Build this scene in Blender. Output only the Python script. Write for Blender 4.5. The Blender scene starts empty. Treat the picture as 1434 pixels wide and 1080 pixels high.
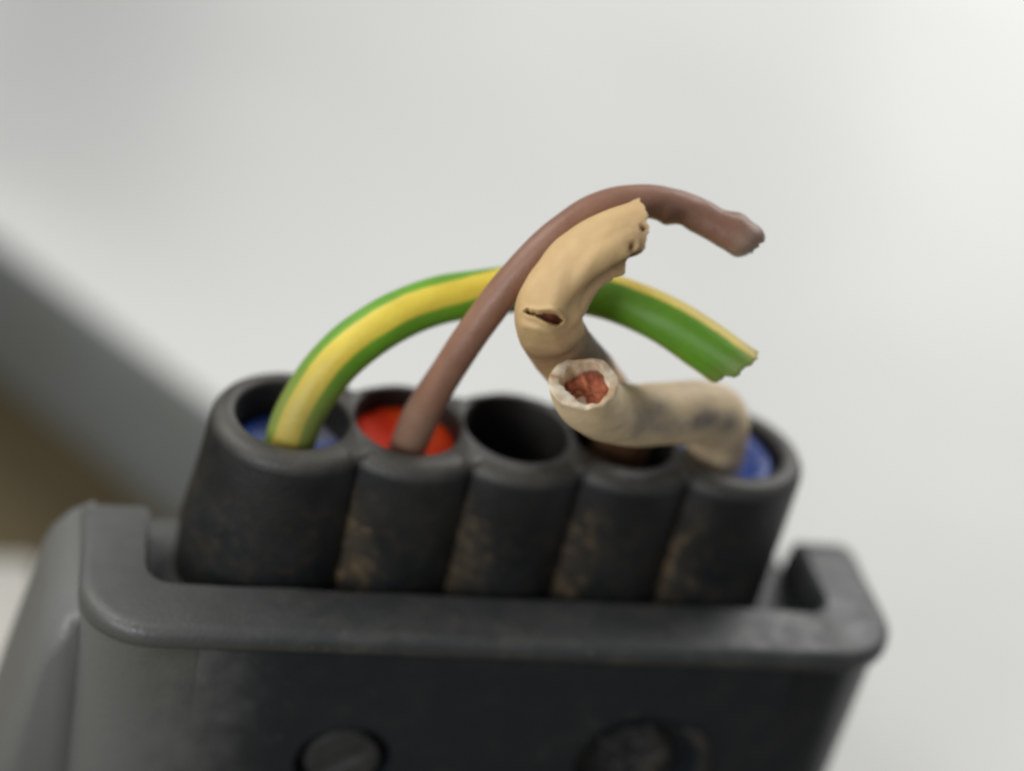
import bpy, bmesh, math, random
from mathutils import Vector, Matrix, noise
# One Blender unit is one centimetre.
scene = bpy.context.scene
scene.unit_settings.system = 'METRIC'
scene.unit_settings.scale_length = 0.01
PI = math.pi
random.seed(4)

# ------------------------------------------------------------------ camera
cam = bpy.data.cameras.new('camera')
cam_o = bpy.data.objects.new('camera', cam)
scene.collection.objects.link(cam_o)
scene.camera = cam_o
RX, DN, FW = (0.96577, -0.16909, 0.19671), (0.07151, -0.55542, -0.82849), (0.24934, 0.8142, -0.52431)
m3 = Matrix((RX, [-c for c in DN], [-c for c in FW])).transposed()
cam_o.matrix_world = Matrix.Translation((-3.2171, -10.1226, 6.8678)) @ m3.to_4x4()
cam.sensor_width = 36.0
cam.lens = 36.0 * 2600 / 1434
cam.clip_start = 0.1
cam.clip_end = 2000
cam.dof.use_dof = True
cam.dof.focus_distance = 11.42
cam.dof.aperture_fstop = 0.0155 * cam.lens / 10.0

# ------------------------------------------------------------------ world, lamps, exposure
world = bpy.data.worlds.new('World')
scene.world = world
world.use_nodes = True
world.node_tree.nodes['Background'].inputs['Color'].default_value = (0.93, 0.97, 1.0, 1)
world.node_tree.nodes['Background'].inputs['Strength'].default_value = 0.24
scene.view_settings.view_transform = 'Standard'
scene.view_settings.look = 'None'
scene.view_settings.exposure = 0.06
scene.view_settings.gamma = 1.0
scene.cycles.max_bounces = 8
scene.cycles.filter_width = 2.8


def area(name, loc, target, size, power, col):
    l = bpy.data.lights.new(name, 'AREA')
    l.shape = 'RECTANGLE'
    l.size, l.size_y = size
    l.energy = power
    l.color = col
    o = bpy.data.objects.new(name, l)
    scene.collection.objects.link(o)
    o.location = loc
    o.rotation_euler = (Vector(target) - Vector(loc)).to_track_quat('-Z', 'Y').to_euler()
    return o


area('window_light', (-7.5, 1.8, 7.0), (-0.3, 0, 0), (6, 6), 560, (1.0, 0.965, 0.90))
area('side_fill_light', (-11, -9.5, 4.0), (-1.5, -0.5, -0.8), (7, 6), 1050, (0.97, 0.99, 1.0))  # added fill lamp, brightens the left corner of the housing
area('board_fill_light', (27, 27, 30), (12, 15, -5), (26, 26), 14300, (1.0, 0.99, 0.97))  # added fill lamp that brightens the board behind


# ------------------------------------------------------------------ materials
def new_mat(name):
    m = bpy.data.materials.new(name)
    m.use_nodes = True
    nt = m.node_tree
    return m, nt, nt.nodes['Principled BSDF'], nt.links


def node(nt, t, **kw):
    n = nt.nodes.new(t)
    for k, v in kw.items():
        setattr(n, k, v)
    return n


def noise_fac(nt, L, scale, lo, hi, detail=4, coord='Object', rough=0.6):
    tc = node(nt, 'ShaderNodeTexCoord')
    nz = node(nt, 'ShaderNodeTexNoise')
    nz.inputs['Scale'].default_value = scale
    nz.inputs['Detail'].default_value = detail
    nz.inputs['Roughness'].default_value = rough
    L.new(tc.outputs[coord], nz.inputs['Vector'])
    r = node(nt, 'ShaderNodeMapRange')
    r.inputs['From Min'].default_value = lo
    r.inputs['From Max'].default_value = hi
    L.new(nz.outputs['Fac'], r.inputs['Value'])
    return r.outputs['Result'], nz.outputs['Fac'], tc


def mixc(nt, L, fac, a, b):
    mx = node(nt, 'ShaderNodeMix', data_type='RGBA')
    if hasattr(fac, 'is_linked'):
        L.new(fac, mx.inputs['Factor'])
    else:
        mx.inputs['Factor'].default_value = fac
    for s, v in (('A', a), ('B', b)):
        i = [q for q in mx.inputs if q.name == s and q.type == 'RGBA'][0]
        if hasattr(v, 'is_linked'):
            L.new(v, i)
        else:
            i.default_value = (*v, 1)
    return [q for q in mx.outputs if q.type == 'RGBA'][0]


def mth(nt, L, op, a, b=0.0):
    n = node(nt, 'ShaderNodeMath', operation=op)
    for i, v in enumerate((a, b)):
        if hasattr(v, 'is_linked'):
            L.new(v, n.inputs[i])
        else:
            n.inputs[i].default_value = v
    return n.outputs[0]


def bump(nt, L, b, height, strength, dist):
    n = node(nt, 'ShaderNodeBump')
    n.inputs['Strength'].default_value = strength
    n.inputs['Distance'].default_value = dist
    L.new(height, n.inputs['Height'])
    L.new(n.outputs['Normal'], b.inputs['Normal'])


def plastic(name, base, dust, dlo, dhi, rough, scale=7.0, bstr=0.25, speck=None):
    m, nt, b, L = new_mat(name)
    f, raw, tc = noise_fac(nt, L, scale, dlo, dhi, 6)
    c = mixc(nt, L, f, base, dust)
    if speck:
        f2, r2, _ = noise_fac(nt, L, scale * 4.2, 0.66, 0.74, 3)
        c = mixc(nt, L, f2, c, speck)
    L.new(c, b.inputs['Base Color'])
    fr, raw3, _ = noise_fac(nt, L, scale * 1.7, 0.3, 0.7, 4)
    r = node(nt, 'ShaderNodeMapRange')
    r.inputs['To Min'].default_value = rough - 0.1
    r.inputs['To Max'].default_value = rough + 0.14
    L.new(fr, r.inputs['Value'])
    L.new(r.outputs['Result'], b.inputs['Roughness'])
    _, rawb, _ = noise_fac(nt, L, scale * 9, 0, 1, 3)
    bump(nt, L, b, rawb, bstr, 0.02)
    return m


M = {}
M['shell'] = plastic('black_plastic_shell', (0.044, 0.048, 0.048), (0.082, 0.080, 0.072), 0.46, 0.78, 0.42, 4, 0.28, (0.12, 0.10, 0.075))


def side_material():
    # walls below the lip: blue-black, side light and some wear painted in grey towards the left corner
    m, nt, b, L = new_mat('blue_black_side')
    f, raw, tc = noise_fac(nt, L, 4, 0.45, 0.8, 6)
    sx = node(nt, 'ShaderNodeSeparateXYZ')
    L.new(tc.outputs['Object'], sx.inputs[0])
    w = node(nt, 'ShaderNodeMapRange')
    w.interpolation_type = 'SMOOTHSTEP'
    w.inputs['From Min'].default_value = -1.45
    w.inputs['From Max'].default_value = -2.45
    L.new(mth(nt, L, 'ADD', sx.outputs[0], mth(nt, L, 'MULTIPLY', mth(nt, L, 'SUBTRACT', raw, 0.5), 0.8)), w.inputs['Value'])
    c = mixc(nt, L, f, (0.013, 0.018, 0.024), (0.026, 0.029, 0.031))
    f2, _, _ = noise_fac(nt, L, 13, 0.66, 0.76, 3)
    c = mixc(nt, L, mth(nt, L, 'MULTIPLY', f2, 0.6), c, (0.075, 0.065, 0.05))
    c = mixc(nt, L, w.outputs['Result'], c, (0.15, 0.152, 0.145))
    L.new(c, b.inputs['Base Color'])
    b.inputs['Roughness'].default_value = 0.42
    _, rawb, _ = noise_fac(nt, L, 22, 0, 1, 3)
    bump(nt, L, b, rawb, 0.25, 0.02)
    return m


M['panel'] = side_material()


def lit_worn_left(m):
    # the lip has side light and wear painted in grey towards its left end, like the wall below it
    nt = m.node_tree
    L, b = nt.links, nt.nodes['Principled BSDF']
    old = b.inputs['Base Color'].links[0].from_socket
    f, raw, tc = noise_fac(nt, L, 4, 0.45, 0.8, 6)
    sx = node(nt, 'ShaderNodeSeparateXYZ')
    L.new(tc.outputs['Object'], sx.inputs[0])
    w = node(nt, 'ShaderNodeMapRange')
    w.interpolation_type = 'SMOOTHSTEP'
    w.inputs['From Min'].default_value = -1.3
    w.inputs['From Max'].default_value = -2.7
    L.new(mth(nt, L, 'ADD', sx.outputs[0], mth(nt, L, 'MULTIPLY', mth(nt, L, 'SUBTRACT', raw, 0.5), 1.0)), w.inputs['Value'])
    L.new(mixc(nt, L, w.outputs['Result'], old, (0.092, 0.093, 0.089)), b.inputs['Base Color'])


lit_worn_left(M['shell'])
M['screw'] = plastic('dusty_screw', (0.022, 0.023, 0.023), (0.11, 0.085, 0.062), 0.52, 0.82, 0.6, 6, 0.3)
M['screw_clean'] = plastic('grey_lock', (0.034, 0.036, 0.036), (0.055, 0.054, 0.050), 0.45, 0.8, 0.5, 5, 0.2)
M['seal_blue'] = plastic('blue_seal', (0.020, 0.065, 0.34), (0.13, 0.14, 0.19), 0.52, 0.66, 0.4, 3, 0.1)
M['seal_red'] = plastic('red_seal', (0.55, 0.022, 0.002), (0.58, 0.065, 0.006), 0.45, 0.75, 0.6, 4, 0.1)
M['seal_red'].node_tree.nodes['Principled BSDF'].inputs['Specular IOR Level'].default_value = 0.15
M['seal_rust'] = plastic('rust_seal', (0.12, 0.035, 0.012), (0.06, 0.025, 0.012), 0.4, 0.7, 0.5, 5, 0.1)
M['seal_dark'] = plastic('dark_bottom', (0.012, 0.011, 0.010), (0.03, 0.022, 0.016), 0.5, 0.8, 0.6, 5, 0.1)


def tube_material():
    # black plastic with brown mould dust lying along the left flank and lower half of each tube
    m, nt, b, L = new_mat('black_plastic_tube')
    tc = node(nt, 'ShaderNodeTexCoord')
    uv = node(nt, 'ShaderNodeSeparateXYZ')
    L.new(tc.outputs['UV'], uv.inputs[0])
    f, raw, _ = noise_fac(nt, L, 2.6, 0.40, 0.66, 7)
    f2, raw2, _ = noise_fac(nt, L, 9, 0.50, 0.68, 3)
    # flank mask (u = 0 at the left groove, 1 at the right), height mask (v = 0 at the bottom)
    fl = node(nt, 'ShaderNodeMapRange')
    fl.inputs['From Min'].default_value = 0.34
    fl.inputs['From Max'].default_value = 0.0
    L.new(uv.outputs[0], fl.inputs['Value'])
    hv = node(nt, 'ShaderNodeMapRange')
    hv.inputs['From Min'].default_value = 0.86
    hv.inputs['From Max'].default_value = 0.5
    L.new(uv.outputs[1], hv.inputs['Value'])
    fh = mth(nt, L, 'MULTIPLY', fl.outputs['Result'], mth(nt, L, 'MULTIPLY', hv.outputs['Result'], mth(nt, L, 'ADD', 0.3, f)))
    c = mixc(nt, L, f, (0.007, 0.0085, 0.0095), (0.021, 0.021, 0.020))
    fh2 = mth(nt, L, 'MINIMUM', mth(nt, L, 'MULTIPLY', fh, 0.52), 0.7)
    c = mixc(nt, L, fh2, c, (0.095, 0.068, 0.036))
    sp = mth(nt, L, 'MULTIPLY', mth(nt, L, 'MULTIPLY', f2, hv.outputs['Result']), mth(nt, L, 'ADD', fl.outputs['Result'], 0.12))
    c = mixc(nt, L, sp, c, (0.155, 0.105, 0.055))
    rm = node(nt, 'ShaderNodeMapRange')                    # rim highlight painted in together with its dust
    rm.inputs['From Min'].default_value = 0.90
    rm.inputs['From Max'].default_value = 0.99
    L.new(uv.outputs[1], rm.inputs['Value'])
    c = mixc(nt, L, mth(nt, L, 'MULTIPLY', rm.outputs['Result'], mth(nt, L, 'ADD', 0.55, mth(nt, L, 'MULTIPLY', f, 0.4))), c, (0.088, 0.083, 0.073))
    L.new(c, b.inputs['Base Color'])
    b.inputs['Roughness'].default_value = 0.5
    _, rawb, _ = noise_fac(nt, L, 40, 0, 1, 3)
    bump(nt, L, b, rawb, 0.25, 0.02)
    return m


M['tube'] = tube_material()
M['bore'] = plastic('shaded_black_bore', (0.010, 0.0095, 0.009), (0.022, 0.016, 0.012), 0.5, 0.8, 0.55, 5, 0.2)  # bore walls near-black, the shade inside the sockets painted in


def earth_material():
    m, nt, b, L = new_mat('green_yellow_insulation')
    tc = node(nt, 'ShaderNodeTexCoord')
    uv = node(nt, 'ShaderNodeSeparateXYZ')
    L.new(tc.outputs['UV'], uv.inputs[0])
    d = mth(nt, L, 'ABSOLUTE', mth(nt, L, 'SUBTRACT', uv.outputs[1], 0.5))       # 0 on the stripe's middle, 0.5 opposite
    d = mth(nt, L, 'MINIMUM', d, mth(nt, L, 'SUBTRACT', 0.5, d))
    _, raw, _ = noise_fac(nt, L, 9, 0, 1, 3)
    d = mth(nt, L, 'ADD', d, mth(nt, L, 'MULTIPLY', mth(nt, L, 'SUBTRACT', raw, 0.5), 0.02))
    s = node(nt, 'ShaderNodeMapRange')
    s.inputs['From Min'].default_value = 0.096
    s.inputs['From Max'].default_value = 0.072
    L.new(d, s.inputs['Value'])
    f, r0, _ = noise_fac(nt, L, 4, 0.4, 0.75, 5)
    green = mixc(nt, L, f, (0.135, 0.34, 0.02), (0.10, 0.26, 0.018))
    yel = mixc(nt, L, f, (0.74, 0.585, 0.06), (0.66, 0.48, 0.05))
    c = mixc(nt, L, s.outputs['Result'], green, yel)
    # grey-brown grime close to the socket and at the cut end
    g1 = node(nt, 'ShaderNodeMapRange')
    g1.inputs['From Min'].default_value = 0.33
    g1.inputs['From Max'].default_value = 0.22
    L.new(uv.outputs[0], g1.inputs['Value'])
    g2 = node(nt, 'ShaderNodeMapRange')
    g2.inputs['From Min'].default_value = 0.965
    g2.inputs['From Max'].default_value = 1.0
    L.new(uv.outputs[0], g2.inputs['Value'])
    g = mth(nt, L, 'ADD', mth(nt, L, 'MULTIPLY', g1.outputs['Result'], 0.58), mth(nt, L, 'MULTIPLY', g2.outputs['Result'], 0.5))
    c = mixc(nt, L, g, c, (0.24, 0.19, 0.075))
    L.new(c, b.inputs['Base Color'])
    b.inputs['Roughness'].default_value = 0.5
    _, rawb, _ = noise_fac(nt, L, 30, 0, 1, 3)
    bump(nt, L, b, rawb, 0.15, 0.02)
    return m


M['earth'] = earth_material()


def insulation(name, a, a2, dirt, scale, lo, hi, end_dirt=None, rough=0.55, bands=()):
    """Wire sheath: two-tone base, noise dirt; bands = (u0, u1, v0, v1, noise scale, strength) are stretches of grime and painted shade in UV."""
    m, nt, b, L = new_mat(name)
    tc = node(nt, 'ShaderNodeTexCoord')
    uv = node(nt, 'ShaderNodeSeparateXYZ')
    L.new(tc.outputs['UV'], uv.inputs[0])
    f, r0, _ = noise_fac(nt, L, scale, lo, hi, 5)
    c = mixc(nt, L, f, a, a2)

    def window(val, lo_, hi_, soft):
        p = node(nt, 'ShaderNodeMapRange')
        p.interpolation_type = 'SMOOTHSTEP'
        p.inputs['From Min'].default_value = lo_ - soft
        p.inputs['From Max'].default_value = lo_ + soft
        L.new(val, p.inputs['Value'])
        q = node(nt, 'ShaderNodeMapRange')
        q.interpolation_type = 'SMOOTHSTEP'
        q.inputs['From Min'].default_value = hi_ + soft
        q.inputs['From Max'].default_value = hi_ - soft
        L.new(val, q.inputs['Value'])
        return mth(nt, L, 'MULTIPLY', p.outputs['Result'], q.outputs['Result'])
    for (u0, u1, v0, v1, sc, st, col) in bands:
        w = mth(nt, L, 'MULTIPLY', window(uv.outputs[0], u0, u1, 0.035), window(uv.outputs[1], v0, v1, 0.075))
        fn, _, _ = noise_fac(nt, L, sc, 0.22, 0.60, 5)
        w = mth(nt, L, 'MULTIPLY', mth(nt, L, 'MULTIPLY', w, fn), st)
        c = mixc(nt, L, w, c, col)
    L.new(c, b.inputs['Base Color'])
    b.inputs['Roughness'].default_value = rough
    _, rawb, _ = noise_fac(nt, L, 26, 0, 1, 4)
    bump(nt, L, b, rawb, 0.2, 0.02)
    return m


M['brown'] = insulation('brown_insulation', (0.285, 0.150, 0.100), (0.235, 0.118, 0.078), (0, 0, 0), 4, 0.35, 0.7, rough=0.45,
                        bands=[(0.0, 0.26, -1, 2, 5, 0.5, (0.27, 0.20, 0.14)), (0.975, 1.1, -1, 2, 9, 0.8, (0.25, 0.2, 0.16))])
M['beige_up'] = insulation('beige_insulation', (0.67, 0.465, 0.225), (0.58, 0.385, 0.19), (0, 0, 0), 3, 0.35, 0.7, rough=0.6,
                           bands=[(-1, 0.735, -1, 2, 3, 0.85, (0.36, 0.215, 0.115)), (0.735, 0.78, 0.2, 0.8, 5, 0.5, (0.36, 0.23, 0.12)),
                                  (0.55, 0.70, 0.50, 0.85, 2.5, 1.5, (0.10, 0.062, 0.033)), (0.685, 0.735, 0.36, 0.60, 4, 0.9, (0.22, 0.14, 0.08)),
                                  (-1, 0.42, -1, 2, 2, 1.6, (0.10, 0.045, 0.02)), (0.80, 0.96, 0.64, 0.80, 2, 0.6, (0.42, 0.26, 0.17)),  # wire base and hollowed flank: shade painted in as darker colour
                                  (0.965, 1.1, 0.44, 0.72, 12, 1.0, (0.20, 0.12, 0.065))])
M['beige_low'] = insulation('dirty_beige_insulation', (0.80, 0.62, 0.38), (0.68, 0.52, 0.32), (0, 0, 0), 4, 0.35, 0.7, rough=0.6,
                            bands=[(0.40, 0.80, 0.40, 0.51, 3.4, 1.15, (0.12, 0.105, 0.098)), (0.66, 0.80, 0.48, 0.60, 5, 0.8, (0.2, 0.165, 0.14)), (-1, 0.33, -1, 2, 4, 0.5, (0.3, 0.21, 0.13)), (0.30, 0.90, 0.2, 0.9, 7, 0.22, (0.34, 0.27, 0.2))])
M['cut'] = plastic('pale_cut_insulation', (0.76, 0.69, 0.56), (0.52, 0.35, 0.20), 0.40, 0.56, 0.6, 3, 0.2)
M['copper'] = plastic('dull_copper', (0.62, 0.22, 0.12), (0.30, 0.08, 0.04), 0.40, 0.66, 0.45, 12, 0.6)
M['copper'].node_tree.nodes['Principled BSDF'].inputs['Metallic'].default_value = 0.6
M['slit_copper'] = plastic('dark_slit_copper', (0.16, 0.035, 0.016), (0.05, 0.018, 0.01), 0.40, 0.62, 0.6, 12, 0.4)  # copper inside the slit, a darker colour than the conductors
M['strand'] = plastic('tinned_strands', (0.36, 0.30, 0.25), (0.20, 0.15, 0.11), 0.4, 0.7, 0.4, 12, 0.4)
M['white'] = plastic('white_painted_board', (0.81, 0.81, 0.785), (0.78, 0.775, 0.745), 0.4, 0.7, 0.55, 0.12, 0.05)
M['edge'] = plastic('shaded_board_edge', (0.23, 0.245, 0.24), (0.18, 0.185, 0.165), 0.35, 0.7, 0.6, 0.3, 0.1)  # side face of the white board, its shade painted in as grey
M['ground'] = plastic('brown_ground', (0.13, 0.098, 0.046), (0.10, 0.077, 0.039), 0.35, 0.7, 0.85, 0.4, 0.4)
M['slab'] = plastic('pale_slab', (0.74, 0.72, 0.66), (0.68, 0.66, 0.60), 0.4, 0.7, 0.6, 0.5, 0.1)


# ------------------------------------------------------------------ helpers
def thing(name, label, cat, loc=(0, 0, 0), group=None):
    o = bpy.data.objects.new(name, None)
    o.empty_display_size = 0.3
    scene.collection.objects.link(o)
    o.location = loc
    o['label'] = label
    o['category'] = cat
    if group:
        o['group'] = group
    return o


def obj(name, bm, mats, parent=None, smooth=True, auto=None):
    if not isinstance(mats, (list, tuple)):
        mats = [mats]
    bmesh.ops.recalc_face_normals(bm, faces=bm.faces)
    off = Vector((0, 0, 0))
    p = parent
    while p is not None:
        off += Vector(p.location)
        p = p.parent
    for v in bm.verts:
        v.co -= off
    me = bpy.data.meshes.new(name)
    bm.to_mesh(me)
    bm.free()
    for m in mats:
        me.materials.append(m)
    for f in me.polygons:
        f.use_smooth = smooth
    o = bpy.data.objects.new(name, me)
    scene.collection.objects.link(o)
    if auto is not None:
        for e in me.edges:
            pass
        me.set_sharp_from_angle(angle=math.radians(auto))
    if parent:
        o.parent = parent
    return o


def spline(pts, n):
    """Dense centripetal-ish Catmull-Rom through pts, resampled to n evenly spaced points."""
    P = [Vector(p) for p in pts]
    P = [P[0] * 2 - P[1]] + P + [P[-1] * 2 - P[-2]]
    out = []
    for i in range(1, len(P) - 2):
        a, b_, c, d = P[i - 1], P[i], P[i + 1], P[i + 2]
        for k in range(40):
            t = k / 40
            out.append(0.5 * ((2 * b_) + (c - a) * t + (2 * a - 5 * b_ + 4 * c - d) * t * t + (3 * b_ - a - 3 * c + d) * t ** 3))
    out.append(P[-2].copy())
    for _ in range(12):
        out = [out[0]] + [(out[i - 1] + out[i] * 2 + out[i + 1]) / 4 for i in range(1, len(out) - 1)] + [out[-1]]
    L = [0.0]
    for i in range(1, len(out)):
        L.append(L[-1] + (out[i] - out[i - 1]).length)
    res, j = [], 0
    for k in range(n):
        s = L[-1] * k / (n - 1)
        while j < len(L) - 2 and L[j + 1] < s:
            j += 1
        t = (s - L[j]) / max(L[j + 1] - L[j], 1e-9)
        res.append(out[j].lerp(out[j + 1], min(t, 1)))
    return res


def lerp_prof(prof, u):
    for (a, x), (b_, y) in zip(prof, prof[1:]):
        if u <= b_:
            t = (u - a) / max(b_ - a, 1e-9)
            t = t * t * (3 - 2 * t)
            return x + (y - x) * t
    return prof[-1][1]


def smooth01(a, b_, x):
    t = max(0.0, min(1.0, (x - a) / (b_ - a)))
    return t * t * (3 - 2 * t)


VIEW = Vector((-0.249, -0.814, 0.524))      # towards the camera
UPV = Vector((-0.071, 0.555, 0.828))
RGT = Vector((0.966, -0.169, 0.197))


def tube_wire(bm, pts, rad, n, seg, refdir, shape=None, endshift=None, inner=0.5, recess=0.1, end_mat=1, start_cap=True, rough_rim=0.0):
    """Sweep; refdir(u) is the world direction where v = 0.5; shape(u, phi, ring normal dir) scales the radius;
    the far end gets a cut rim running inward to `inner` of the radius and a recess."""
    C = spline(pts, n)
    uvl = bm.loops.layers.uv.new('UVMap')
    rings = []
    frames = []
    for i in range(n):
        u = i / (n - 1)
        T = (C[min(i + 1, n - 1)] - C[max(i - 1, 0)]).normalized()
        A = Vector(refdir(u))
        A = (A - T * A.dot(T)).normalized()
        B = T.cross(A)
        frames.append((T, A, B))
        ring = []
        for k in range(seg):
            phi = 2 * PI * k / seg - PI          # phi = 0 along A
            d = A * math.cos(phi) + B * math.sin(phi)
            r = lerp_prof(rad, u)
            if shape:
                r *= shape(u, phi, d)
            p = C[i] + d * r
            if endshift:
                p += T * endshift(u, phi, d)
            ring.append(bm.verts.new(p))
        rings.append(ring)

    def quad(r0, r1, k, u0, u1, mi):
        k2 = (k + 1) % seg
        f = bm.faces.new((r0[k], r0[k2], r1[k2], r1[k]))
        f.material_index = mi
        for l, (uu, vv) in zip(f.loops, ((u0, k / seg), (u0, (k + 1) / seg), (u1, (k + 1) / seg), (u1, k / seg))):
            l[uvl].uv = (uu, vv)
        return f
    for i in range(n - 1):
        for k in range(seg):
            quad(rings[i], rings[i + 1], k, i / (n - 1), (i + 1) / (n - 1), 0)
    T, A, B = frames[-1]
    last = rings[-1]
    cen = sum((v.co for v in last), Vector()) / seg
    prev = last
    rim = [(0.95, 0.008), ((0.95 + inner) / 2, 0.002), (inner, 0.0), (inner * 0.94, -recess)]
    for (sc, dt) in rim:
        ring = []
        for v in last:
            q = v.co - cen
            s2 = sc + (rough_rim * (1.0 * noise.noise(q * 5) + 0.25 * noise.noise(q * 15) - 0.5 * q.normalized().dot(VIEW.cross(T)) - 0.1) if sc <= inner else 0)
            ring.append(bm.verts.new(cen + q * s2 + T * (dt + (0.012 + 0.05 * rough_rim) * noise.noise(v.co * 14))))
        for k in range(seg):
            quad(prev, ring, k, 1.0, 1.0, end_mat)
        prev = ring
    f = bm.faces.new(prev)
    f.material_index = end_mat
    if start_cap:
        bm.faces.new(list(reversed(rings[0])))
    return C, frames


def rod(bm, a, b_, r0, r1, seg=12, jag=0.0):
    a, b_ = Vector(a), Vector(b_)
    T = (b_ - a).normalized()
    A = T.orthogonal().normalized()
    B = T.cross(A)
    R0, R1 = [], []
    for k in range(seg):
        d = A * math.cos(2 * PI * k / seg) + B * math.sin(2 * PI * k / seg)
        R0.append(bm.verts.new(a + d * r0))
        R1.append(bm.verts.new(b_ + d * r1 + T * random.uniform(-jag, jag)))
    for k in range(seg):
        bm.faces.new((R0[k], R0[(k + 1) % seg], R1[(k + 1) % seg], R1[k]))
    bm.faces.new(R1)
    bm.faces.new(list(reversed(R0)))


def box_bm(bm, lo, hi):
    x0, y0, z0 = lo
    x1, y1, z1 = hi
    v = [bm.verts.new(p) for p in ((x0, y0, z0), (x1, y0, z0), (x1, y1, z0), (x0, y1, z0), (x0, y0, z1), (x1, y0, z1), (x1, y1, z1), (x0, y1, z1))]
    for q in ((0, 3, 2, 1), (4, 5, 6, 7), (0, 1, 5, 4), (1, 2, 6, 5), (2, 3, 7, 6), (3, 0, 4, 7)):
        bm.faces.new([v[i] for i in q])
    return v


# ------------------------------------------------------------------ setting
ZG, ZB = -6.8, -5.0
bm = bmesh.new()
bmesh.ops.create_grid(bm, x_segments=60, y_segments=60, size=150)
for v in bm.verts:
    v.co.z = ZG + 0.05 * noise.noise(v.co * 0.35)
    if abs(v.co.x) < 10 and abs(v.co.y) < 8:
        v.co.z = ZG
g = obj('ground', bm, M['ground'])
g['kind'] = 'structure'

# white board lying behind: its near-left edge runs diagonally away from the connector
E0, ED = Vector((-1.29, 7.54, 0)), Vector((2.45, -3.17, 0)).normalized()
EN = Vector((3.17, 2.45, 0)).normalized()                # away from the edge, into the board
board = thing('white_board', 'large white board lying out of focus behind the connector', 'board', (E0.x, E0.y, ZG))


def sheet_z(p):
    # the sheet is gently creased along lines fanning out from the near side
    dx, dy = p.x + 4.3, p.y + 18.0
    ang = max(-0.4, min(31.0, math.degrees(math.atan2(dx, dy))))
    dist = max(0.0, math.hypot(dx, dy))
    def ramp(x, k):                      # soft hinge: 0 below, slope 1 above
        return 0.5 * (x + math.sqrt(x * x + k))
    h = -0.0064 * ramp(5.4 - ang, 0.8)
    h += 0.0034 * ramp(ang - 16.0, 3.0) - 0.0060 * ramp(ang - 22.7, 0.4)
    w = (p - E0).dot(EN)
    return ZB + smooth01(0.0, 2.2, w) * (h * min(dist, 45) + 0.04 * noise.noise(p * 0.25))


bm = bmesh.new()
NU, NV = 160, 90
uvs = []
for i in range(NU + 1):
    row = []
    for j in range(NV + 1):
        a = -90 + 190 * i / NU
        w = 100 * (j / NV) ** 1.4
        p = E0 + ED * a + EN * w
        z = sheet_z(p)
        row.append(bm.verts.new((p.x, p.y, z)))
    uvs.append(row)
for i in range(NU):
    for j in range(NV):
        bm.faces.new((uvs[i][j], uvs[i + 1][j], uvs[i + 1][j + 1], uvs[i][j + 1]))
obj('top_sheet', bm, M['white'], board)
bm = bmesh.new()
prof = [(0.0, 0.0), (-0.10, -0.06), (-0.16, -0.25), (-0.16, ZG + 0.06)]
rows = []
for i in range(61):
    p = E0 + ED * (-90 + 190 * i / 60)
    rows.append([bm.verts.new((p.x + EN.x * w, p.y + EN.y * w, z if z < -3 else sheet_z(p) + z)) for w, z in prof])
for i in range(60):
    for j in range(3):
        bm.faces.new((rows[i][j], rows[i + 1][j], rows[i + 1][j + 1], rows[i][j + 1]))
obj('side_edge', bm, M['edge'], board)

# pale slab on the ground at the far left
bm = bmesh.new()
v = box_bm(bm, (-1.6, -3.6, 0), (0.3, 0.0, 0.35))
bmesh.ops.bevel(bm, geom=bm.edges[:], offset=0.06, segments=2, affect='EDGES')
for v in bm.verts:
    v.co += Vector((-3.30, 6.35, ZG + 0.003))
sl = obj('pale_slab', bm, M['slab'])
sl['label'] = 'pale blurred slab on brown ground at left of the connector'
sl['category'] = 'slab'

# ------------------------------------------------------------------ connector
P = 0.76
R_OUT, RX_H, RY_H = 0.568, 0.358, 0.392
H = 0.955
XI, XO, YI, YO, YE = 2.388, 2.838, 0.622, 1.113, 0.226
conn = thing('connector_block', 'dirty black plastic five way cable connector with cut wires in it', 'connector', (0, 0, ZG))


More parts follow.
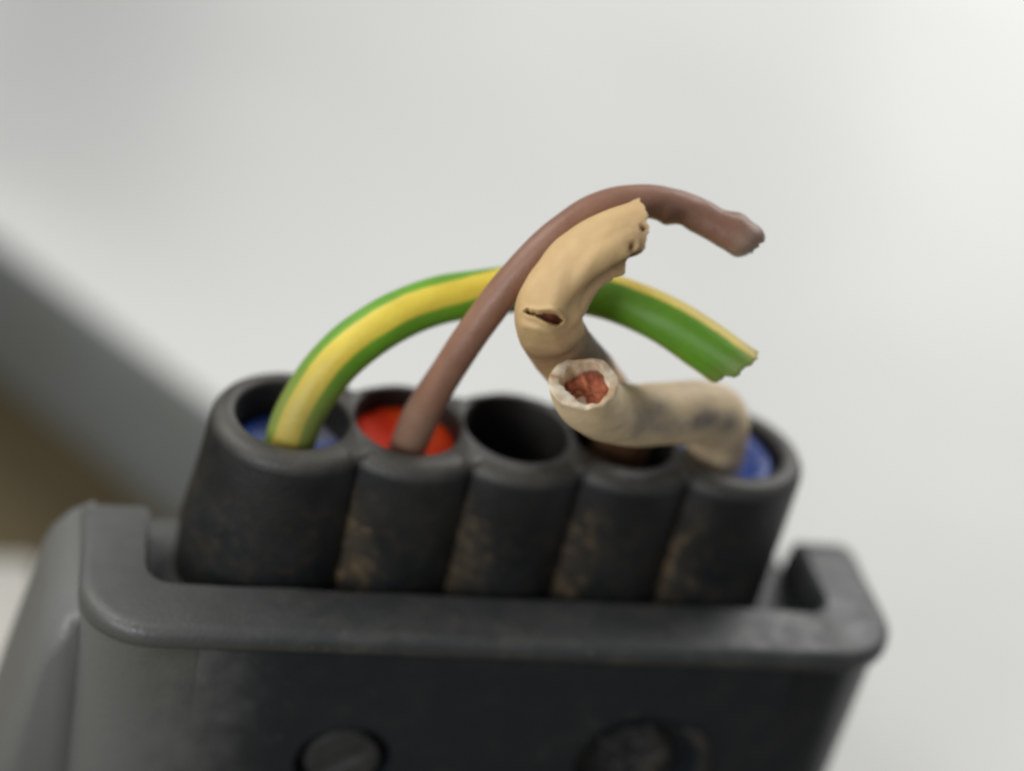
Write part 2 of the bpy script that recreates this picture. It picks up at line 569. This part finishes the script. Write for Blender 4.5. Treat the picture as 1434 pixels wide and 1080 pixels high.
def socket_tube(i):
    cx = (i - 2) * P
    left_end, right_end = i == 0, i == 4
    bm = bmesh.new()
    uvl = bm.loops.layers.uv.new('UVMap')
    seg = 128
    hx = -0.022 if left_end else (0.022 if right_end else 0.0)
    rx = RX_H + (0.018 if (left_end or right_end) else 0)
    hy = 0.015 if (left_end or right_end) else 0.035
    lim = P / 2 - 0.0006
    rings = []
    spec = [('in', 1.0, -1.5), ('in', 1.0, -0.055), ('in', 1.015, -0.022), ('in', 1.055, -0.004),
            ('out', 0.10, 0.0), ('out', 0.06, -0.010), ('out', 0.028, -0.033), ('out', 0.008, -0.065), ('out', 0.0, -0.11),
            ('out', 0.0, -0.45), ('out', 0.0, -0.9), ('out', 0.0, -1.3), ('out', 0.0, -2.2)]
    for kind, s, z in spec:
        ring = []
        for k in range(seg):
            t = 2 * PI * k / seg
            c, sn = math.cos(t), math.sin(t)
            ro = R_OUT * (0.985 + 0.015 * (abs(sn)))
            clip = False
            # the middle tubes are thinner at the back
            if sn > 0 and not (left_end or right_end):
                ro = R_OUT * (1 - 0.11 * sn)
            if not right_end and c > 0 and ro * c > lim:
                ro = lim / c
                clip = True
            if not left_end and c < 0 and -ro * c > lim:
                ro = lim / -c
                clip = True
            if kind == 'in':
                px, py = hx + rx * s * c, hy + RY_H * s * sn
                if abs(px) > lim - 0.004 and ((px > 0 and not right_end) or (px < 0 and not left_end)):
                    px = math.copysign(lim - 0.004, px)
            else:
                k_ = 0.0 if clip else 1.0
                r = ro - s * k_
                px, py = r * c, r * sn
                if clip:
                    px = max(-lim, min(lim, px))
            # a little unevenness of the moulding
            if left_end and kind == 'out' and px < 0:          # the end tube flares towards its foot
                px *= 1 + 0.20 * smooth01(-0.10, -0.95, z) if z > -0.95 else 1.20
            zz = 0.0 if (clip and kind == 'out' and z > -0.05) else z
            ring.append(bm.verts.new((cx + px, py, zz)))
        rings.append(ring)
    for a in range(len(rings) - 1):
        for k in range(seg):
            k2 = (k + 1) % seg
            f = bm.faces.new((rings[a][k], rings[a][k2], rings[a + 1][k2], rings[a + 1][k]))
            f.material_index = 1 if a < 2 else 0
            for l in f.loops:
                x = (l.vert.co.x - cx) / (2 * R_OUT) + 0.5
                if not left_end and l.vert.co.y < 0:
                    x = (l.vert.co.x - cx) / P + 0.5
                if l.vert.co.y > 0:
                    x = 0.9
                if left_end and x < 0.4:
                    x = 0.6
                l[uvl].uv = (x, (l.vert.co.z + 1.1) / 1.1)
    return obj('socket_tube', bm, [M['tube'], M['bore']], conn, auto=50)


for i in range(5):
    socket_tube(i)


def seal(i, z, mat, label, hole_xy, hole_r, tilt=(0, 0)):
    cx = (i - 2) * P
    bm = bmesh.new()
    seg = 64
    rings = []
    for s, dz in ((1.0, -0.12), (1.0, 0.0), (0.9, 0.03), (0.7, 0.0), (0.5, -0.03), (0.25, -0.05), (0.02, -0.05)):
        ring = []
        for k in range(seg):
            t = 2 * PI * k / seg
            x = RX_H * 1.02 * s * math.cos(t)
            y = 0.03 + RY_H * 1.0 * s * math.sin(t)
            zz = z + dz + tilt[0] * x + tilt[1] * y + 0.02 * noise.noise(Vector((x * 6, y * 6, i * 3.1)))
            ring.append(bm.verts.new((cx + x, y, zz)))
        rings.append(ring)
    for a in range(len(rings) - 1):
        for k in range(seg):
            bm.faces.new((rings[a][k], rings[a][(k + 1) % seg], rings[a + 1][(k + 1) % seg], rings[a + 1][k]))
    bm.faces.new(rings[-1])
    o = obj('seal', bm, mat, conn)
    o['label'] = label
    return o


seal(0, -0.30, M['seal_blue'], 'blue seal around the green and yellow wire', None, 0)
seal(1, -0.20, M['seal_red'], 'bright red seal around the brown wire', None, 0, (0, 0.05))
seal(2, -1.20, M['seal_dark'], 'dark bottom of the empty socket', None, 0)
seal(3, -0.50, M['seal_rust'], 'rusty red seal in the fourth socket', None, 0)
seal(4, -0.12, M['seal_blue'], 'blue seal beside the dirty beige wire', None, 0)


# housing: a U of thick wall round the tubes, open at the back, with a lip along its top
def u_path(x, y, r, ye, n_arm, n_arc, n_front):
    pts = []
    for k in range(n_arm):
        pts.append((-x, ye + (-y + r - ye) * k / n_arm))
    for k in range(n_arc):
        t = PI + (PI / 2) * k / n_arc
        pts.append((-x + r + r * math.cos(t), -y + r + r * math.sin(t)))
    for k in range(n_front):
        pts.append((-x + r + (2 * x - 2 * r) * k / n_front, -y))
    for k in range(n_arc):
        t = 1.5 * PI + (PI / 2) * k / n_arc
        pts.append((x - r + r * math.cos(t), -y + r + r * math.sin(t)))
    for k in range(n_arm + 1):
        pts.append((x, -y + r + (ye + y - r) * k / n_arm))
    return pts


NA, NC, NF = 8, 12, 40
bm = bmesh.new()
rings = []
lip = [  # (outer? , inset, z)
    ('i', 0.0, -2.35), ('i', 0.0, -H - 0.03), ('i', 0.03, -H),
    ('o', 0.085, -H), ('o', 0.05, -H - 0.006), ('o', 0.022, -H - 0.022), ('o', 0.004, -H - 0.05), ('o', 0.0, -H - 0.085),
    ('o', 0.0, -H - 0.12), ('o', 0.012, -H - 0.15), ('o', 0.045, -H - 0.175), ('o', 0.07, -H - 0.21), ('o', 0.075, -2.0),
    ('o', 0.075, -4.0), ('o', 0.075, ZG)]
for kind, ins, z in lip:
    slope = YE + 0.30 * smooth01(-H - 0.05, -1.7, z)
    if kind == 'i':
        base = u_path(XI + ins, YI + ins, 0.16 + ins, slope, NA, NC, NF)
    else:
        base = u_path(XO - ins, YO - ins, 0.50 - ins * 0.5, slope, NA, NC, NF)
    if kind == 'o' and ins > 0.005 and z < -H - 0.11:
        far = u_path(XO - ins * 0.05, YO - ins * 0.05, 0.50 - ins * 0.02, slope, NA, NC, NF)
        mixed = []
        for q in range(len(base)):
            w = 1 - smooth01(NA + NC + 1, NA + 4, q) if q < NA + NC + 2 else 1
            if q > NA + NC + NF - 2:
                w = 1 - 0.4 * smooth01(NA + NC + NF - 2, NA + NC + NF + NC, q)
            w = smooth01(NA + 2, NA + NC + 2, q) if q < NA + NC + 3 else w
            mixed.append((far[q][0] + (base[q][0] - far[q][0]) * w, far[q][1] + (base[q][1] - far[q][1]) * w))
        base = mixed
    ring = []
    for q, (x, y) in enumerate(base):
        wob = (0.006 if len(rings) < 9 else 0.0) * noise.noise(Vector((x * 2.2, y * 2.2, z * 3)))
        drop = 0.05 * (z > -1.2) * {0: 1.0, 1: 0.15, len(base) - 1: 1.0, len(base) - 2: 0.15}.get(q, 0.0)
        ring.append(bm.verts.new((x + wob, y + wob, z - drop + (wob * 1.3 if z > -1.5 else 0))))
    rings.append(ring)
nP = len(rings[0])
for a in range(len(rings) - 1):
    for k in range(nP - 1):
        in_front = NA + NC - 1 < k < NA + NC + NF
        if a >= 11 and in_front and NA + NC + 2 <= k <= NA + NC + NF - 3:
            continue                                   # the recessed front panel sits here
        f = bm.faces.new((rings[a][k], rings[a][k + 1], rings[a + 1][k + 1], rings[a + 1][k]))
        f.material_index = 1 if a >= 10 else 0
bm.faces.new([r[0] for r in rings])
bm.faces.new([r[-1] for r in reversed(rings)])
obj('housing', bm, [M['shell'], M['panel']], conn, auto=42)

# front panel with two round wells
fx = [p[0] for p in u_path(XO - 0.075, YO - 0.075, 0.5 - 0.0375, YE, NA, NC, NF)]
x0, x1 = fx[NA + NC + 2], fx[NA + NC + NF - 2]
yf = -(YO - 0.075) + 0.0008
wells = [(-0.985, -2.15, 0.345), (1.135, -2.12, 0.49)]
bm = bmesh.new()


def loop(pts):
    vs = [bm.verts.new(p) for p in pts]
    es = [bm.edges.new((vs[k], vs[(k + 1) % len(vs)])) for k in range(len(vs))]
    return vs, es


vo, eo = loop([(x0 - 0.02, yf, ZG), (x1 + 0.02, yf, ZG), (x1 + 0.02, yf, -H - 0.19), (x0 - 0.02, yf, -H - 0.19)])
alle = list(eo)
for wx, wz, wr in wells:
    vs, es = loop([(wx + wr * math.cos(2 * PI * k / 56), yf, wz + wr * math.sin(2 * PI * k / 56)) for k in range(56)])
    alle += es
    prev = vs
    for sc, dy in ((0.975, 0.008), (0.955, 0.03), (0.945, 0.17)):
        ring = [bm.verts.new((wx + (v.co.x - wx) * sc, yf + dy, wz + (v.co.z - wz) * sc)) for v in vs]
        for k in range(56):
            bm.faces.new((prev[k], prev[(k + 1) % 56], ring[(k + 1) % 56], ring[k]))
        prev = ring
    bm.faces.new(prev)
bmesh.ops.triangle_fill(bm, use_beauty=True, use_dissolve=False, edges=alle)
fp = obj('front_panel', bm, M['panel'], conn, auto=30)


def lock_screw(wx, wz, r, depth, slot_ang, mat, cross, dusty):
    bm = bmesh.new()
    seg = 48
    y0 = yf + 0.17
    y1 = yf + depth
    prev = None
    for s, y in ((1.0, y0 - 0.002), (1.0, y1 + 0.03), (0.94, y1), (0.8, y1 - 0.004)):
        ring = [bm.verts.new((wx + r * s * math.cos(2 * PI * k / seg), y, wz + r * s * math.sin(2 * PI * k / seg))) for k in range(seg)]
        if prev:
            for k in range(seg):
                bm.faces.new((prev[k], prev[(k + 1) % seg], ring[(k + 1) % seg], ring[k]))
        prev = ring
    # slotted face: polar grid with the slot pressed in
    for j in range(14, -1, -1):
        s = 0.8 * j / 15 + 0.005
        ring = []
        for k in range(seg):
            x = r * s * math.cos(2 * PI * k / seg)
            z = r * s * math.sin(2 * PI * k / seg)
            dep = 0
            for an in ((slot_ang, slot_ang + PI / 2) if cross else (slot_ang,)):
                d = abs(-x * math.sin(an) + z * math.cos(an))
                al = abs(x * math.cos(an) + z * math.sin(an))
                dep = max(dep, smooth01(0.075, 0.04, d) * smooth01(r * 0.8, r * 0.66, al))
            ring.append(bm.verts.new((wx + x, y1 - 0.004 + (0.02 * dep if not dusty else 0.05 * dep + 0.05 * noise.noise(Vector((x * 9, z * 9, 2)))), wz + z)))
        for k in range(seg):
            bm.faces.new((prev[k], prev[(k + 1) % seg], ring[(k + 1) % seg], ring[k]))
        prev = ring
    bm.faces.new(prev)
    return obj('lock_screw', bm, mat, fp, auto=40)


lock_screw(-0.985, -2.15, 0.26, 0.03, math.radians(38), M['screw_clean'], False, False)
lock_screw(1.135, -2.12, 0.27, 0.10, math.radians(20), M['screw'], True, True)
# raised collar half broken away round the right-hand well
bm = bmesh.new()
prev = None
for k in range(33):
    t = math.radians(-70 + 130 * k / 32)
    e = smooth01(0, 4, min(k, 32 - k))
    ring = []
    for q in range(10):
        a = 2 * PI * q / 10
        rr = 0.475 + 0.05 * e * math.cos(a)
        ring.append(bm.verts.new((1.135 + rr * math.cos(t), yf - 0.01 + 0.04 * e * math.sin(a), -2.12 + rr * math.sin(t))))
    if prev:
        for q in range(10):
            bm.faces.new((prev[q], prev[(q + 1) % 10], ring[(q + 1) % 10], ring[q]))
    prev = ring
obj('well_rim', bm, M['screw'], fp)
for (px, pz, pr) in ((1.13, -1.74, 0.035), (1.42, -1.76, 0.04), (1.05, -2.02, 0.03), (0.8, -1.86, 0.025)):
    bm = bmesh.new()
    bmesh.ops.create_icosphere(bm, subdivisions=2, radius=pr)
    for v in bm.verts:
        v.co *= 1 + 0.5 * noise.noise(v.co * 30)
        v.co += Vector((px, yf - 0.005, pz))
    obj('dirt_crumb', bm, M['screw'], fp)

# closed base between the walls, under the tubes
bm = bmesh.new()
box_bm(bm, (-XI + 0.004, -YI - 0.2, ZG), (XI - 0.004, 0.47, -1.30))
obj('base', bm, M['shell'], conn, smooth=False)

# latch arm splaying out of the left wall
bm = bmesh.new()
prof = [(-2.74, -0.99), (-2.90, -1.09), (-3.01, -1.22), (-3.07, -1.36), (-3.17, -1.8), (-3.28, -2.3), (-3.42, -3.0), (-3.55, -4.2), (-3.45, -4.35),
        (-2.80, -4.3), (-2.66, -3.2), (-2.64, -2.5), (-2.64, -2.15), (-2.64, -2.0), (-2.64, -1.6)]
sl0 = []
for y, ins in ((-0.80, 0.30), (-0.77, 0.20), (-0.68, 0.09), (-0.54, 0.025), (-0.36, 0.0), (0.20, 0.0), (0.30, 0.03)):
    c0 = (sum(p[0] for p in prof) / len(prof), sum(p[1] for p in prof) / len(prof))
    sl0.append([bm.verts.new((p[0] + (c0[0] - p[0]) * ins * 2, y, p[1] + (c0[1] - p[1]) * ins)) for p in prof])
for a in range(6):
    for k in range(len(prof)):
        bm.faces.new((sl0[a][k], sl0[a][(k + 1) % len(prof)], sl0[a + 1][(k + 1) % len(prof)], sl0[a + 1][k]))
bm.faces.new(sl0[0])
bm.faces.new(list(reversed(sl0[-1])))
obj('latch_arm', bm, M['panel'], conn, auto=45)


# ------------------------------------------------------------------ wires
def to_cam(u):
    return Vector((-0.25, -0.81, 0.52))


# green and yellow earth wire
earth_pts = [(-1.57, -0.02, -0.75), (-1.562, -0.09, -0.35), (-1.551, -0.132, -0.094), (-1.5, -0.102, 0.129), (-1.338, -0.034, 0.446), (-1.08, 0.029, 0.704),
             (-0.77, 0.093, 0.875), (-0.398, 0.137, 0.967), (-0.009, 0.115, 1.061), (0.356, -0.052, 1.127), (0.694, -0.28, 1.125),
             (0.932, -0.443, 1.081), (1.125, -0.590, 1.030)]
ew = thing('earth_wire', 'thick green and yellow striped wire arching from the left socket', 'wire', (-1.55, -0.13, -0.1))


def earth_ref(u):
    t = smooth01(0.50, 0.72, u)
    a = math.radians(8 + 64 * t)
    return VIEW * math.cos(a) + UPV * math.sin(a)


def earth_shape(u, phi, d):
    s = 1 + 0.02 * noise.noise(d * 2 + Vector((u * 14, 0, 0)))
    if u > 0.84:
        w = smooth01(0.84, 1.0, u)
        dn, dv = d.dot(-UPV), d.dot(VIEW)
        s *= 1 + w * 0.62 * max(0, dn) ** 5 - w * 0.10 * max(0, -dn)
        # pinched fold in front where the cutter bit, with a lobe under it
        g = d.dot((VIEW * 0.72 - UPV * 0.69).normalized())
        s -= 0.44 * smooth01(0.90, 0.99, u) * math.exp(-((math.acos(max(-1, min(1, g)))) / 0.30) ** 2)
        s += 0.05 * smooth01(0.9, 1, u) * noise.noise(d * 4)
    return s


def earth_shift(u, phi, d):
    w = smooth01(0.86, 1.0, u)
    return w * (0.085 * d.dot(UPV * 0.9 - RGT * 0.2 + VIEW * 0.9) + 0.035 * noise.noise(d * 3.5) + 0.012 * noise.noise(d * 11) + 0.11 * max(0, d.dot(UPV)) ** 14)


bm = bmesh.new()
Ce, Fe = tube_wire(bm, earth_pts, [(0, 0.168), (0.3, 0.165), (0.6, 0.155), (0.75, 0.152), (0.9, 0.157), (1, 0.150)], 200, 56, earth_ref,
                   earth_shape, earth_shift, inner=0.62, recess=0.12, end_mat=0)
obj('insulation', bm, [M['earth']], ew)
bm = bmesh.new()
T, A, B = Fe[-1]
for k in range(9):
    a = 2 * PI * k / 8
    off = (A * math.cos(a) + B * math.sin(a)) * (0.055 if k < 8 else 0)
    rod(bm, Ce[-1] - T * 0.3 + off, Ce[-1] + T * (-0.02 + random.uniform(-0.03, 0.03)) + off, 0.026, 0.022, 8)
obj('conductor', bm, M['strand'], ew)
bm = bmesh.new()                                        # a frayed sliver of sheath at the tip
tip = Ce[-1] + UPV * 0.15 + T * 0.06
rod(bm, tip - T * 0.06, tip + T * 0.05 - UPV * 0.015, 0.02, 0.004, 8)
obj('frayed_sliver', bm, M['strand'], ew)

# brown wire
brown_pts = [(-0.79, -0.04, -0.7), (-0.775, -0.09, -0.35), (-0.762, -0.13, -0.10), (-0.729, -0.18, 0.198), (-0.654, -0.226, 0.51), (-0.509, -0.246, 0.93), (-0.327, -0.22, 1.304),
             (-0.107, -0.162, 1.595), (0.149, -0.087, 1.776), (0.422, -0.065, 1.844), (0.672, -0.118, 1.843), (0.92, -0.222, 1.799), (1.136, -0.315, 1.735)]
bw = thing('brown_wire', 'thin brown wire rising from the red socket and curling right', 'wire', (-0.77, -0.12, -0.1))


def brown_shape(u, phi, d):
    s = 1 + 0.03 * noise.noise(d * 1.5 + Vector((u * 16, 3, 0)))
    dn = d.dot(-UPV - RGT * 0.3)
    s += 0.16 * math.exp(-((u - 0.845) / 0.012) ** 2) * max(0, dn) - 0.12 * math.exp(-((u - 0.872) / 0.014) ** 2) * max(0, dn)
    s += 0.16 * math.exp(-((u - 0.955) / 0.012) ** 2) * max(0, d.dot(UPV)) ** 2 - 0.10 * math.exp(-((u - 0.925) / 0.014) ** 2) * max(0, d.dot(UPV))
    s += 0.03 * smooth01(0.75, 0.85, u) * noise.noise(d * 2 + Vector((u * 45, 0, 0)))
    if u > 0.975:
        s *= 1 - 0.30 * ((u - 0.975) / 0.025) ** 3
    return s


bm = bmesh.new()
Cb, Fb = tube_wire(bm, brown_pts, [(0, 0.132), (0.2, 0.125), (0.34, 0.108), (0.6, 0.105), (0.78, 0.106), (0.9, 0.112), (1, 0.126)], 220, 48, to_cam,
                   brown_shape, lambda u, p, d: smooth01(0.93, 1, u) * (0.014 * noise.noise(d * 3) + 0.03 * d.dot(UPV)), inner=0.6, recess=0.03, end_mat=1)
obj('insulation', bm, [M['brown'], M['brown']], bw)
bm = bmesh.new()
T, A, B = Fb[-1]
rod(bm, Cb[-1] - T * 0.1, Cb[-1] + T * 0.012, 0.062, 0.052, 14, 0.012)
obj('conductor', bm, M['strand'], bw)

# upper beige wire, kinked and cracked
SLIT_A, SLIT_B = Vector((-0.328, -0.639, 1.302)), Vector((-0.130, -0.728, 1.315))
bu_pts = [(0.80, 0.14, -0.7), (0.80, 0.13, -0.3), (0.74, 0.08, 0.05), (0.47, -0.12, 0.40), (0.150, -0.36, 0.784), (-0.09, -0.50, 1.08), (-0.162, -0.575, 1.30),
          (-0.05, -0.561, 1.545), (0.114, -0.514, 1.685), (0.300, -0.475, 1.765)]
bu = thing('beige_wire', 'cracked beige wire kinked upright with its end torn off flat', 'wire', (0.78, 0, -0.1), 'cut beige wires')


def bu_shape(u, phi, d):
    s = 1 + 0.045 * noise.noise(d * 1.3 + Vector((u * 9, 7, 0))) + 0.035 * noise.noise(d * 2.4 + Vector((u * 26, 1, 0)))
    # kink wrinkles on the inner side of the bend
    lo = d.dot(RGT * 0.8 - UPV * 0.5)
    s -= 0.20 * math.exp(-((u - 0.77) / 0.03) ** 2) * max(0, lo)
    s -= 0.05 * math.exp(-((u - 0.705) / 0.012) ** 2) * max(0, lo)
    s += 0.012 * math.exp(-((u - 0.725) / 0.012) ** 2) - 0.012 * math.exp(-((u - 0.70) / 0.012) ** 2)
    # crushed, hollowed flank near the torn end
    if u > 0.76:
        w = smooth01(0.76, 0.88, u)
        q = d.dot((RGT * 0.35 - UPV * 0.75 + VIEW * 0.62).normalized())
        s -= 0.36 * w * math.exp(-((q - 1) / 0.10) ** 2)
        for (u0, p0, du, dp, am) in ((0.972, 0.12, 0.006, 0.07, 0.30), (0.985, 0.42, 0.010, 0.10, 0.42), (0.962, 0.55, 0.006, 0.06, 0.30), (0.978, 0.78, 0.009, 0.09, 0.40), (0.99, -0.25, 0.006, 0.08, 0.3)):
            s -= am * math.exp(-((u - u0) / du) ** 2 - ((phi - p0) / dp) ** 2)
        s += 0.10 * w * math.exp(-((d.dot((VIEW * 0.9 + UPV * 0.05 + RGT * 0.2).normalized()) - 1) / 0.05) ** 2)
        s += 0.08 * w * max(0, d.dot((-RGT * 0.6 + UPV * 0.8).normalized())) ** 2
        s -= 0.30 * w * max(0, d.dot((RGT * 0.5 - UPV).normalized())) ** 2
    return s


def bu_shift(u, phi, d):
    w = smooth01(0.9, 1.0, u)
    jag = 0.032 * noise.noise(d * 4.0) + 0.012 * noise.noise(d * 13)
    return w * (0.05 * d.dot(RGT) + 0.13 * d.dot(UPV) - 0.05 * max(0, -d.dot(UPV)) + jag)


bm = bmesh.new()
Cu, Fu = tube_wire(bm, bu_pts, [(0, 0.2), (0.3, 0.2), (0.5, 0.205), (0.62, 0.205), (0.8, 0.222), (1, 0.23)], 640, 100, to_cam, bu_shape, bu_shift,
                   inner=0.7, recess=0.15, end_mat=2)
AB = SLIT_B - SLIT_A
deep = set()
for v in bm.verts:
    rel = v.co - SLIT_A
    if rel.dot(VIEW) < -0.16:
        continue
    t = rel.dot(AB) / AB.length_squared
    perp = rel - AB * t
    perp -= VIEW * perp.dot(VIEW)
    d = perp.dot(UPV) + 0.006 * noise.noise(v.co * 22)
    if -0.15 < t < 1.15:
        w0 = 0.016 + 0.026 * smooth01(0.3, 0.72, t) * smooth01(1.12, 0.9, t)
        w0 *= smooth01(-0.1, 0.1, t) * smooth01(1.15, 1.0, t)
        if abs(d) < w0:
            v.co -= VIEW * 0.085 * smooth01(w0, w0 * 0.55, abs(d)) * (0.6 + 0.4 * smooth01(0.3, 0.7, t))
            if abs(d) < w0 * 0.8:
                deep.add(v)
        else:
            v.co += VIEW * 0.018 * math.exp(-((abs(d) - w0) / 0.02) ** 2)
    # folds under the crack
    for (off, amp, wd) in ((-0.085, 0.016, 0.025), (-0.16, -0.012, 0.03)):
        if -0.3 < t < 1.2:
            v.co += VIEW * amp * math.exp(-((d - off) / wd) ** 2) * smooth01(-0.3, 0.1, t) * smooth01(1.2, 0.8, t)
for f in bm.faces:
    if all(v in deep for v in f.verts):
        f.material_index = 1
obj('insulation', bm, [M['beige_up'], M['slit_copper'], M['cut']], bu)
bm = bmesh.new()
T, A, B = Fu[-1]
rod(bm, Cu[-1] - T * 0.3 + UPV * 0.03, Cu[-1] - T * 0.10 + UPV * 0.04, 0.09, 0.085, 20, 0.02)
obj('conductor', bm, M['copper'], bu)

# lower beige wire, its cut end turned to the viewer
bl_pts = [(1.47, 0.03, -0.65), (1.47, 0.02, -0.35), (1.455, 0.01, -0.12), (1.415, -0.03, 0.08), (1.33, -0.12, 0.29), (1.10, -0.27, 0.42), (0.82, -0.40, 0.47),
          (0.55, -0.535, 0.53), (0.31, -0.68, 0.66), (0.13, -0.82, 0.835), (0.05, -0.895, 0.985)]
bl = thing('beige_wire', 'grimy beige wire bent left with bare copper in its pale cut end', 'wire', (1.46, 0, -0.1), 'cut beige wires')


def bl_shape(u, phi, d):
    s = 1 + 0.035 * noise.noise(d * 1.4 + Vector((u * 8, 17, 0)))
    s -= 0.10 * math.exp(-((u - 0.30) / 0.05) ** 2) * max(0, d.dot(-UPV))
    s -= 0.10 * math.exp(-((u - 0.83) / 0.05) ** 2) * max(0, d.dot(RGT * 0.6 + UPV * 0.7))
    s += 0.025 * noise.noise(d * 2.6 + Vector((u * 26, 4, 0)))
    s *= 1 + 0.06 * smooth01(0.85, 1, u) * (abs(d.dot(RGT)) - 0.75)
    return s


def bl_shift(u, phi, d):
    w = smooth01(0.93, 1.0, u)
    return w * (0.035 * noise.noise(d * 3.0 + Vector((5, 0, 0))) - 0.04 * d.dot(RGT) - 0.04 * d.dot(UPV))


bm = bmesh.new()
Cl, Fl = tube_wire(bm, bl_pts, [(0, 0.2), (0.3, 0.212), (0.5, 0.21), (0.8, 0.205), (0.93, 0.207), (1, 0.208)], 240, 80, to_cam, bl_shape, bl_shift,
                   inner=0.78, recess=0.16, end_mat=1, rough_rim=0.30)
obj('insulation', bm, [M['beige_low'], M['cut']], bl)
bm = bmesh.new()
T, A, B = Fl[-1]
rings = []
for (off, sc) in ((-0.24, 1.0), (-0.16, 1.0), (-0.15, 0.97), (-0.125, 0.85), (-0.115, 0.66), (-0.12, 0.45), (-0.11, 0.22), (-0.11, 0.04)):
    ring = []
    for k in range(56):
        a = 2 * PI * k / 56
        d = A * math.cos(a) + B * math.sin(a)
        q = d * sc * 0.152
        tear = 0.06 * noise.noise(q * 16 + Vector((2, 0, 0))) + 0.022 * noise.noise(q * 45) + 0.05 * d.dot(UPV) * sc - 0.02
        ring.append(bm.verts.new(Cl[-1] + q + T * (off + (tear if off > -0.2 else 0))))
    rings.append(ring)
for r0, r1 in zip(rings, rings[1:]):
    for k in range(56):
        bm.faces.new((r0[k], r0[(k + 1) % 56], r1[(k + 1) % 56], r1[k]))
bm.faces.new(rings[-1])
obj('conductor', bm, M['copper'], bl)
